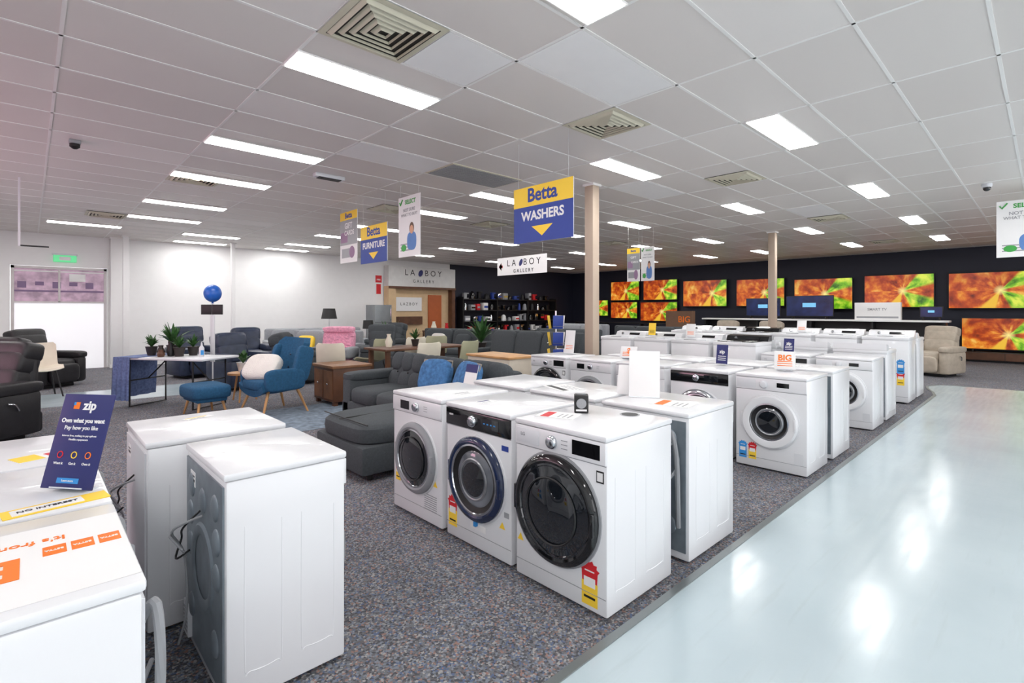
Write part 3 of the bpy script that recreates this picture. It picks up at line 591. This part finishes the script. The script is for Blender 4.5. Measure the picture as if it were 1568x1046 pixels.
# chaise lounge (L-shaped, tufted)
b=MB(); w=2.35; d=.95
b.bb(-w/2,w/2,-d/2,d/2,.06,.3,CHA,.03); b.bb(w/2-.92,w/2,-d/2-.92,-d/2+.1,.06,.3,CHA,.03)
b.cush((w/2-.46,-.55,.37),(.93,1.68,.22),CHA)
for i in range(2): b.cush((-w/2+.2+.31+i*.62,-.1,.38),(.63,.78,.22),CHA)
b.bb(-w/2+.05,w/2,d/2-.18,d/2,.3,.78,CHA,.05)
for i in range(3):
    cx=-w/2+.2+.36+i*.72
    b.cush((cx,.22,.64),(.73,.2,.48),CHA,(R(-12),0,0))
    for a in (-.24,0,.24):
        for zz in (.53,.76):
            b.ell((cx+a,.12+(zz-.53)*.25,zz),(.135,.07,.125),CHA,.8,(R(-12),0,0))
    for a in (-.12,.12):
        b.ell((cx+a,.075,.645),(.013,.01,.013),BLM)
b.bb(-w/2,-w/2+.22,-d/2,d/2,.06,.58,CHA,.05); b.cush((-w/2+.11,0,.59),(.26,.95,.12),CHA)
b.tube([(w/2-.88,-d/2-.85,.47),(w/2-.04,-d/2-.85,.47)],.006,BLM,6,False); b.tube([(w/2-.46,-d/2-.9,.47),(w/2-.46,-.2,.485)],.005,BLM,6,False)
for x,y in ((-w/2+.1,-d/2+.1),(-w/2+.1,d/2-.1),(w/2-.1,d/2-.1),(w/2-.1,-d/2-.8),(w/2-.82,-d/2-.8)): b.cyl((x,y,0),(x,y,.11),.025,BLM)
b.obj('tufted_chaise_sofa',(3.36,5.02,0),WEST)
def tcush(m,loc,rz,rx=-20,sz=(.44,.15,.42),name='throw_cushion',trim=None):
    b=MB(); b.ell((0,0,0),(sz[0]/2,sz[1]/2,sz[2]/2),m,.45,n=32,m=16,e2=.6)
    if trim: b.tube([(-sz[0]*.47,0,-sz[2]*.47),(sz[0]*.47,0,-sz[2]*.47),(sz[0]*.47,0,sz[2]*.47),(-sz[0]*.47,0,sz[2]*.47),(-sz[0]*.47,0,-sz[2]*.47)],.008,trim,6,False)
    b.obj(name,loc,rz,R(rx))
tcush(BCU,(3.27,4.68,.69),WEST+.35,trim=LTC,sz=(.4,.15,.4)); tcush(BCU,(3.3,4.16,.7),WEST-.2,trim=LTC,sz=(.42,.15,.4))
b=MB(); b.bb(-.09,.09,-.003,.003,0,.3,PAP); b.bb(-.09,.09,-.005,-.003,.22,.3,NAVY); b.bb(-.07,.07,-.005,-.003,.05,.1,YEL); b.obj('price_card',(3.12,3.93,.6),WEST,R(-15))
# blue armchair
b=MB(); m=BLF
def shell(b,prof,wf,m,th=.035,curl=.0,ncol=12,cf=None):
    vs=[];nr=len(prof)
    for layer in (0,1):
        for i,(y,z) in enumerate(prof):
            j0=max(i-1,0);j1=min(i+1,nr-1); ty=prof[j1][0]-prof[j0][0]; tz=prof[j1][1]-prof[j0][1]; L_=math.hypot(ty,tz) or 1; ny,nz=-tz/L_,ty/L_
            for k in range(ncol+1):
                u=-1+2*k/ncol; cu=(cf(i/(nr-1)) if cf else curl)*abs(u)**2.2
                off=cu-(th if layer else 0)
                vs.append((u*wf(i/(nr-1)),y+ny*off,z+nz*off))
    fs=[];S=nr*(ncol+1)
    for i in range(nr-1):
        for k in range(ncol):
            a=i*(ncol+1)+k; q=[a,a+1,a+ncol+2,a+ncol+1]; fs.append(q); fs.append([x+S for x in q][::-1])
        for k in (0,ncol):
            a=i*(ncol+1)+k; fs.append([a,a+ncol+1,a+ncol+1+S,a+S])
    for i in (0,nr-1):
        for k in range(ncol):
            a=i*(ncol+1)+k; fs.append([a,a+1,a+1+S,a+S])
    b.add(vs,fs,m)
shell(b,[(-.32,.34),(-.2,.36),(0,.35),(.18,.36),(.27,.45),(.31,.6),(.35,.8),(.38,.95),(.39,1.03)],lambda t:.33+.03*math.sin(t*3.1)-(.06 if t>.9 else 0),m,.09,0,14,lambda t:.2 if .2<t<.6 else (.08+.12*math.sin(max(0,t)*3.1)))
b.cush((0,-.05,.41),(.6,.58,.16),m)
for s in (-1,1):
    b.cush((s*.34,-.02,.48),(.1,.56,.3),m,(0,0,0)); b.cush((s*.33,.24,.68),(.1,.24,.5),m,(R(-14),0,0))
for sx in (-1,1):
    for sy in (-1,1): b.cyl((sx*.24,sy*.2,.34),(sx*.33,sy*.32,0),.022,WOD,12,.013)
for zz in (.6,.78): 
    for xx in(-.12,.12): b.ell((xx,.27+(zz-.6)*.2,zz),(.012,.012,.012),LTN)
b.obj('blue_wingback_armchair',(2.5,7.5,0),WEST+.15)
tcush(WFL,(2.36,7.54,.63),WEST+.6,-42,(.52,.18,.42))
b=MB(); b.cush((0,0,.33),(.66,.5,.2),BLF); b.bb(-.27,.27,-.19,.19,.2,.3,BLF,.02)
for sx in (-1,1):
    for sy in (-1,1): b.cyl((sx*.2,sy*.13,.25),(sx*.27,sy*.18,0),.02,WOD,12,.012)
b.obj('blue_footstool',(1.75,7.95,0),WEST+.1)
def stable(x,y,r=.25,h=.5,m=WOD,name='round_side_table'):
    b=MB(); b.lathe([(0,-.03),(r,-.03),(r,0),(0,0)],(0,0,h),(0,0,1),m,32)
    for k in range(3):
        a=k*2.09; b.cyl((r*.5*math.cos(a),r*.5*math.sin(a),h-.03),(r*.9*math.cos(a),r*.9*math.sin(a),0),.018,m,10,.012)
    b.obj(name,(x,y,0))
stable(2.45,8.75,.22,.45)
b=MB(); b.bb(-.35,.35,-.3,.3,.06,.58,DWD,.01); b.bb(-.37,.37,-.32,.32,.56,.6,pm('mid_wood',c(132,92,62),.45,var=.2),.005)
for x in (-.17,.17): b.bb(x-.15,x+.15,-.306,-.3,.1,.52,pm('drawer_wood',c(120,78,50),.5,var=.2)); b.ell((x,-.315,.32),(.015,.015,.015),CHR)
for x in (-.3,.3):
    for y in (-.25,.25): b.bb(x-.03,x+.03,y-.03,y+.03,0,.06,DWD)
b.obj('wooden_trunk_side_table',(3.55,7.6,0),WEST)
# folding table with cloth
b=MB(); b.bb(-.75,.75,-.35,.35,.71,.74,pm('table_white',c(214,216,220),.5),.008)
for s in (-1,1):
    x=s*.55
    b.tube([(x,-.3,.71),(x-.0,-.3,.02),(x,.3,.02),(x,.3,.71)],.014,BLM,8,False); b.tube([(x,-.3,.4),(x,.3,.4)],.01,BLM,8,False); b.tube([(x,0,.4),(x*.35,0,.71)],.01,BLM,8,False)
cl=pm('blue_cloth',c(100,116,158),.9,var=.25,scale=30,bump=.2)
n=24
b.bb(-.765,-.35,-.365,.365,.74,.746,cl)
for side in (0,1):
    vs=[];
    for i in range(n+1):
        t=i/n
        for j,z in enumerate((.743,.5,.12)):
            wv=.02*math.sin(t*22)*(j)
            if side==0: vs.append((-.77-wv*.5-.02*j,-.365+.73*t,z))
            else: vs.append((-.77+.3*t,-.365-wv*.5-.01*j,z))
    fs=[[i*3+j,(i+1)*3+j,(i+1)*3+j+1,i*3+j+1] for i in range(n) for j in range(2)]
    b.add(vs,fs,cl)
b.obj('folding_display_table',(1.62,8.95,0),R(-56))
def plant(x,y,z,s=1,n=26,leaf=.25,pot=POT,name='potted_plant'):
    b=MB(); b.lathe([(.05*s,0),(.075*s,.12*s),(.08*s,.13*s),(.07*s,.125*s),(.0,.11*s)],(0,0,0),(0,0,1),pot,24)
    for i in range(n):
        a=random.uniform(0,6.28); t=random.uniform(.25,1); L_=leaf*s*random.uniform(.7,1.1); ps=[]
        for k in range(5):
            q=k/4; r=L_*q*t*.8; h=.12*s+L_*(q*1.1-q*q*t*.7); wd=.022*s*math.sin(.3+q*2.7)
            ps.append((Vector((r*math.cos(a),r*math.sin(a),h)),wd))
        sx=Vector((-math.sin(a),math.cos(a),0)); vs=[]
        for p,wd in ps: vs+= [p-sx*wd,p+sx*wd]
        b.add(vs,[[2*k,2*k+1,2*k+3,2*k+2] for k in range(4)],LEF)
    b.obj(name,(x,y,z+.001))
for p in ((1.34,9.32,.746),(1.62,8.9,.74),(1.82,9.0,.74)): plant(*p,s=1.05,leaf=.2)
plant(1.6,9.22,.742,1.2,34,.36)
plant(2.45,8.75,.45,1.2,30,.18,PAP)
b=MB()
for dx,dy,hh,m in ((0,0,.16,POT),(.11,-.07,.22,LTB),(-.02,-.13,.1,DWD)): b.lathe([(.04,0),(.055,hh*.4),(.03,hh*.8),(.035,hh),(0,hh)],(dx,dy,0),(0,0,1),m,20)
b.obj('decorative_vases',(1.42,9.08,.747))
b=MB(); b.lathe([(.035,0),(.035,.13),(.012,.17),(.012,.2),(0,.2)],(0,0,0),(0,0,1),WH2,20); b.bb(-.02,.02,-.037,-.034,.03,.1,CYA); b.tube([(0,0,.2),(0,0,.22),(.04,0,.22)],.006,WH2); b.obj('hand_sanitiser_bottle',(1.85,8.62,.74))
b=MB(); b.lathe([(0,0),(.11,0),(.1,.02),(0,.02)],(0,0,0),(0,0,1),BLM,24); b.cyl((0,0,0),(0,0,1.55),.012,WH2); b.bb(-.035,.035,-.01,.01,.6,1.35,WH2,.004)
b.ell((0,0,1.7),(.13,.13,.14),pm('balloon_blue',c(30,96,190),.35,var=.01,coat=.15),1,n=28,m=18); b.lathe([(.02,0),(.006,.03)],(0,0,1.54),(0,0,1),pm('balloon_blue',c(30,96,190)),12)
b.bb(-.18,-.01,-.02,.0,1.36,1.52,BLM,.004); b.bb(.0,.17,-.02,0,1.36,1.52,BLM,.004); b.obj('balloon_stand',(2.14,9.25,0),R(-45))
# recliners
recliner(LTB,(-.45,7.9,0),SOUTH-.9); recliner(LTB,(-.5,9.2,0),SOUTH-.6); recliner(LTB,(.2,12.9,0),SOUTH+.7); recliner(LTB,(-.95,12.3,0),EAST)
recliner(LTN,(2.85,10.3,0),SOUTH+.3,.98); recliner(LTN,(2.6,12.7,0),SOUTH+.2); recliner(LTN,(3.65,12.6,0),SOUTH-.1,1.0); recliner(CHA,(3.95,10.35,0),SOUTH+.9,.92)
sofa(2.6,.95,1.0,GRF,3,cush=((-.8,CHA),(-.3,GRF),(.9,CHA)),loc=(5.65,13.6,0),rz=SOUTH-.2)
sofa(1.9,.95,1.0,GRF,2,cush=((-.4,YEL),(.4,CHA)),loc=(5.0,11.9,0),rz=WEST+.6)
# armchair with pink faux fur
b=MB(); b.bb(-.36,.36,-.34,.38,.1,.34,GRF,.03); b.cush((0,.0,.44),(.72,.74,.24),PNK); b.cush((0,.32,.72),(.7,.24,.62),PNK,(R(-12),0,0)); b.cush((0,.34,1.0),(.66,.3,.14),PNK); b.cush((0,-.36,.32),(.6,.12,.3),PNK)
for s in (-1,1):
    b.cush((s*.38,.0,.52),(.16,.72,.24),GRF)
for i in range(70):
    t=random.uniform(-1,1); q=random.random()
    b.ell((t*.33,-.32+.5*q*2 if q<.5 else .16+(q-.5)*.3,.55 if q<.5 else .55+(q-.5)*.95),(.05,.035,.03),PNK,1,n=8,m=6)
for sx in (-1,1):
    for sy in (-1,1): b.cyl((sx*.3,sy*.3,0),(sx*.28,sy*.28,.12),.02,WOD,10)
b.obj('pink_faux_fur_armchair',(4.75,10.6,0),WEST+.75)
recliner(CHA,(5.7,10.2,0),SOUTH-.5,1.08); recliner(CHA,(7.2,12.6,0),WEST+.3); sofa(2.2,.95,1.0,CHA,2,cush=((-.4,WFL),(.4,CHA)),loc=(7.9,10.7,0),rz=WEST+.3)
sofa(2.5,.95,1.08,CHA,3,loc=(6.85,6.95,0),rz=WEST)
sofa(2.2,.95,1.05,CHA,3,cush=((-.5,YEL),(.4,LTC)),loc=(12.0,7.6,0),rz=WEST); sofa(2.0,.95,1.05,GRF,2,cush=((.3,YEL),),loc=(12.6,10.3,0),rz=WEST)
sofa(2.0,.95,1.0,CHA,2,loc=(9.9,8.6,0),rz=WEST+.2)
recliner(LTC,(14.5,1.75,0),WEST-.3,1.05); recliner(LTC,(14.6,5.3,0),WEST,1.1); recliner(LTC,(14.8,6.6,0),WEST,1.1)
def dchair(m,loc,rz):
    b=MB(); shell(b,[(-.22,.44),(-.2,.465),(-.05,.455),(.1,.45),(.19,.48),(.23,.58),(.26,.72),(.28,.84),(.285,.88)],lambda t:.22+.015*math.sin(t*3)-(.03 if t>.95 else 0),m,.02,0,10,lambda t:.07)
    for sx in (-1,1):
        for sy in (-1,1): b.cyl((sx*.14,sy*.14,.44),(sx*.22,sy*.22,0),.012,BLM,8)
    b.tube([(-.14,-.14,.43),(.14,.14,.43)],.01,BLM,6,False); b.obj('dining_chair',loc,rz)
dchair(CRM,(3.75,8.35,0),EAST+.9); dchair(OLV,(4.85,9.05,0),NORTH+.4); dchair(CRM,(5.7,9.05,0),NORTH); dchair(OLV,(6.4,9.2,0),NORTH-.4); dchair(CRM,(4.9,7.4,0),NORTH); dchair(OLV,(5.7,7.35,0),NORTH+.2)
b=MB(); b.bb(-.9,.9,-.4,.4,.71,.75,DWD,.008)
for x in (-.8,.8):
    for y in (-.3,.3): b.bb(x-.035,x+.035,y-.035,y+.035,0,.71,DWD)
b.obj('dining_table',(5.35,8.25,0),0)
plant(5.3,8.25,.75,1,24,.25); 
b=MB(); b.lathe([(.05,0),(.07,.1),(.03,.2),(.04,.24),(0,.24)],(0,0,0),(0,0,1),CRM,20); b.obj('ceramic_vase',(4.8,8.35,.751))
b=MB(); b.bb(-.45,.45,-.25,.25,.05,.76,pm('light_cabinet',c(206,196,180),.5),.008); b.bb(-.47,.47,-.27,.27,.76,.79,WOD,.004)
for x in (-.22,.22): b.bb(x-.2,x+.2,-.256,-.25,.1,.7,WH2); b.ell((x+.15,-.262,.4),(.012,.012,.03),CHR)
b.bb(-.42,.42,-.2,.2,0,.05,BLM); b.obj('sideboard_cabinet',(4.95,5.45,0),WEST)
# brochure stand beside the column
b=MB(); b.lathe([(0,0),(.18,0),(.17,.02),(0,.02)],(0,0,0),(0,0,1),BLM,28); b.cyl((0,0,0),(0,0,1.42),.014,CHR)
for z in (.75,1.0,1.25):
    for k in range(3):
        a=k*2.094; b.box((.1*math.cos(a),.1*math.sin(a),z),(.006,.16,.2),(PAP,YEL,BLU)[k],.001,(0,R(8),a)); b.tube([(.12*math.cos(a)-.08*math.sin(a),.12*math.sin(a)+.08*math.cos(a),z-.06),(.12*math.cos(a)+.08*math.sin(a),.12*math.sin(a)-.08*math.cos(a),z-.06)],.004,CHR,6,False)
b.obj('brochure_stand',(5.75,5.1,0))
plant(7.35,8.75,.5,1.6,34,.42)
b=MB(); b.lathe([(0,0),(.22,0),(.2,.5),(.0,.5)],(0,0,0),(0,0,1),DWD,28); b.obj('drum_side_table',(7.35,8.75,0))
b=MB(); b.bb(-1.1,1.1,-.8,.8,0,.004,pm('rug_blue_grey',c(120,134,148),.95,var=.35,scale=12)); b.obj('area_rug',(2.7,6.85,0),0)
stable(7.3,13.9,.25,.55,DWD)
b=MB(); b.lathe([(0,0),(.09,0),(.09,.015),(.02,.03),(.015,.35),(0,.35)],(0,0,0),(0,0,1),CHR,20); b.ann([(.16,.33),(.15,.33),(.13,.58),(.14,.58),(.16,.33)],(0,0,0),(0,0,1),BLM,28); b.obj('table_lamp',(7.3,13.9,.55))
b=MB(); b.lathe([(0,0),(.14,0),(.14,.02),(.015,.03),(.012,1.25),(0,1.25)],(0,0,0),(0,0,1),CHR,20); b.ann([(.23,1.17),(.22,1.17),(.16,1.48),(.17,1.48),(.23,1.17)],(0,0,0),(0,0,1),BLM,28); b.obj('floor_lamp',(6.55,14.9,0))
plant(8.0,13.9,0,3,40,.3)
b=MB(); b.bb(-.3,.3,-.3,.3,.03,1.6,pm('fridge_steel',c(120,124,128),.35,.4),.01); b.bb(-.3,.3,-.303,-.3,1.04,1.05,BLM); b.tube([(.24,-.31,1.1),(.24,-.34,1.15),(.24,-.34,1.5),(.24,-.31,1.55)],.01,CHR); b.tube([(.24,-.31,.5),(.24,-.34,.55),(.24,-.34,.95),(.24,-.31,1.0)],.01,CHR); b.bb(-.28,.28,-.28,.28,0,.03,BLM); b.obj('refrigerator',(8.2,14.9,0),0)
b=MB(); b.bb(-.6,.6,-.2,.2,.75,.79,DWD); b.bb(-.6,.6,-.2,.2,.2,.23,DWD)
for x in (-.57,.57):
    for y in (-.17,.17): b.bb(x-.02,x+.02,y-.02,y+.02,0,.75,DWD)
b.lathe([(.05,0),(.09,.1),(.04,.25),(.05,.28)],(-.3,0,.79),(0,0,1),CRM,20); b.lathe([(.07,0),(.04,.18),(.06,.22)],(.2,0,.79),(0,0,1),RED,20); b.obj('console_table',(9.6,13.4,0),0)
dchair(CRM,(-.35,11.0,0),SOUTH+.5); dchair(CRM,(.15,11.4,0),SOUTH+.2)
sofa(1.7,.9,.85,LTC,2,loc=(-.9,14.6,0),rz=SOUTH); 
b=MB(); b.bb(-.012,.012,-.012,.012,2.3,CEIL,WH2); b.bb(-.012,.3,-.006,.006,2.3,2.32,BLM); b.obj('ceiling_sign_rod',(-.1,9.6,0))
# ------------------------------------------------------------ light
w=bpy.data.worlds.new('World'); bpy.context.scene.world=w; w.use_nodes=True
w.node_tree.nodes['Background'].inputs[0].default_value=(.97,.97,1,1); w.node_tree.nodes['Background'].inputs[1].default_value=2.6
def area(name,loc,rot,sx,sy,col,e):
    l=bpy.data.lights.new(name,'AREA'); l.shape='RECTANGLE'; l.size=sx; l.size_y=sy; l.color=col; l.energy=e
    o=bpy.data.objects.new(name,l); bpy.context.scene.collection.objects.link(o); o.location=loc; o.rotation_euler=rot
area('pink_ceiling_fill',(-3.6,7.5,1.6),(0,R(-130),0),1.2,5,(1,.5,.66),80)  # added pink fill with no visible source, tints the ceiling at left
# ------------------------------------------------------------ camera
cam=bpy.data.cameras.new('camera'); co=bpy.data.objects.new('camera',cam); bpy.context.scene.collection.objects.link(co)
co.location=(0,0,1.43); co.rotation_euler=(R(90),0,R(-43.5)); cam.sensor_width=36; cam.lens=17.885; cam.shift_y=-48/1568; cam.clip_start=.05
bpy.context.scene.camera=co
vs=bpy.context.scene.view_settings; vs.view_transform='Standard'; vs.look='None'; vs.exposure=0.08
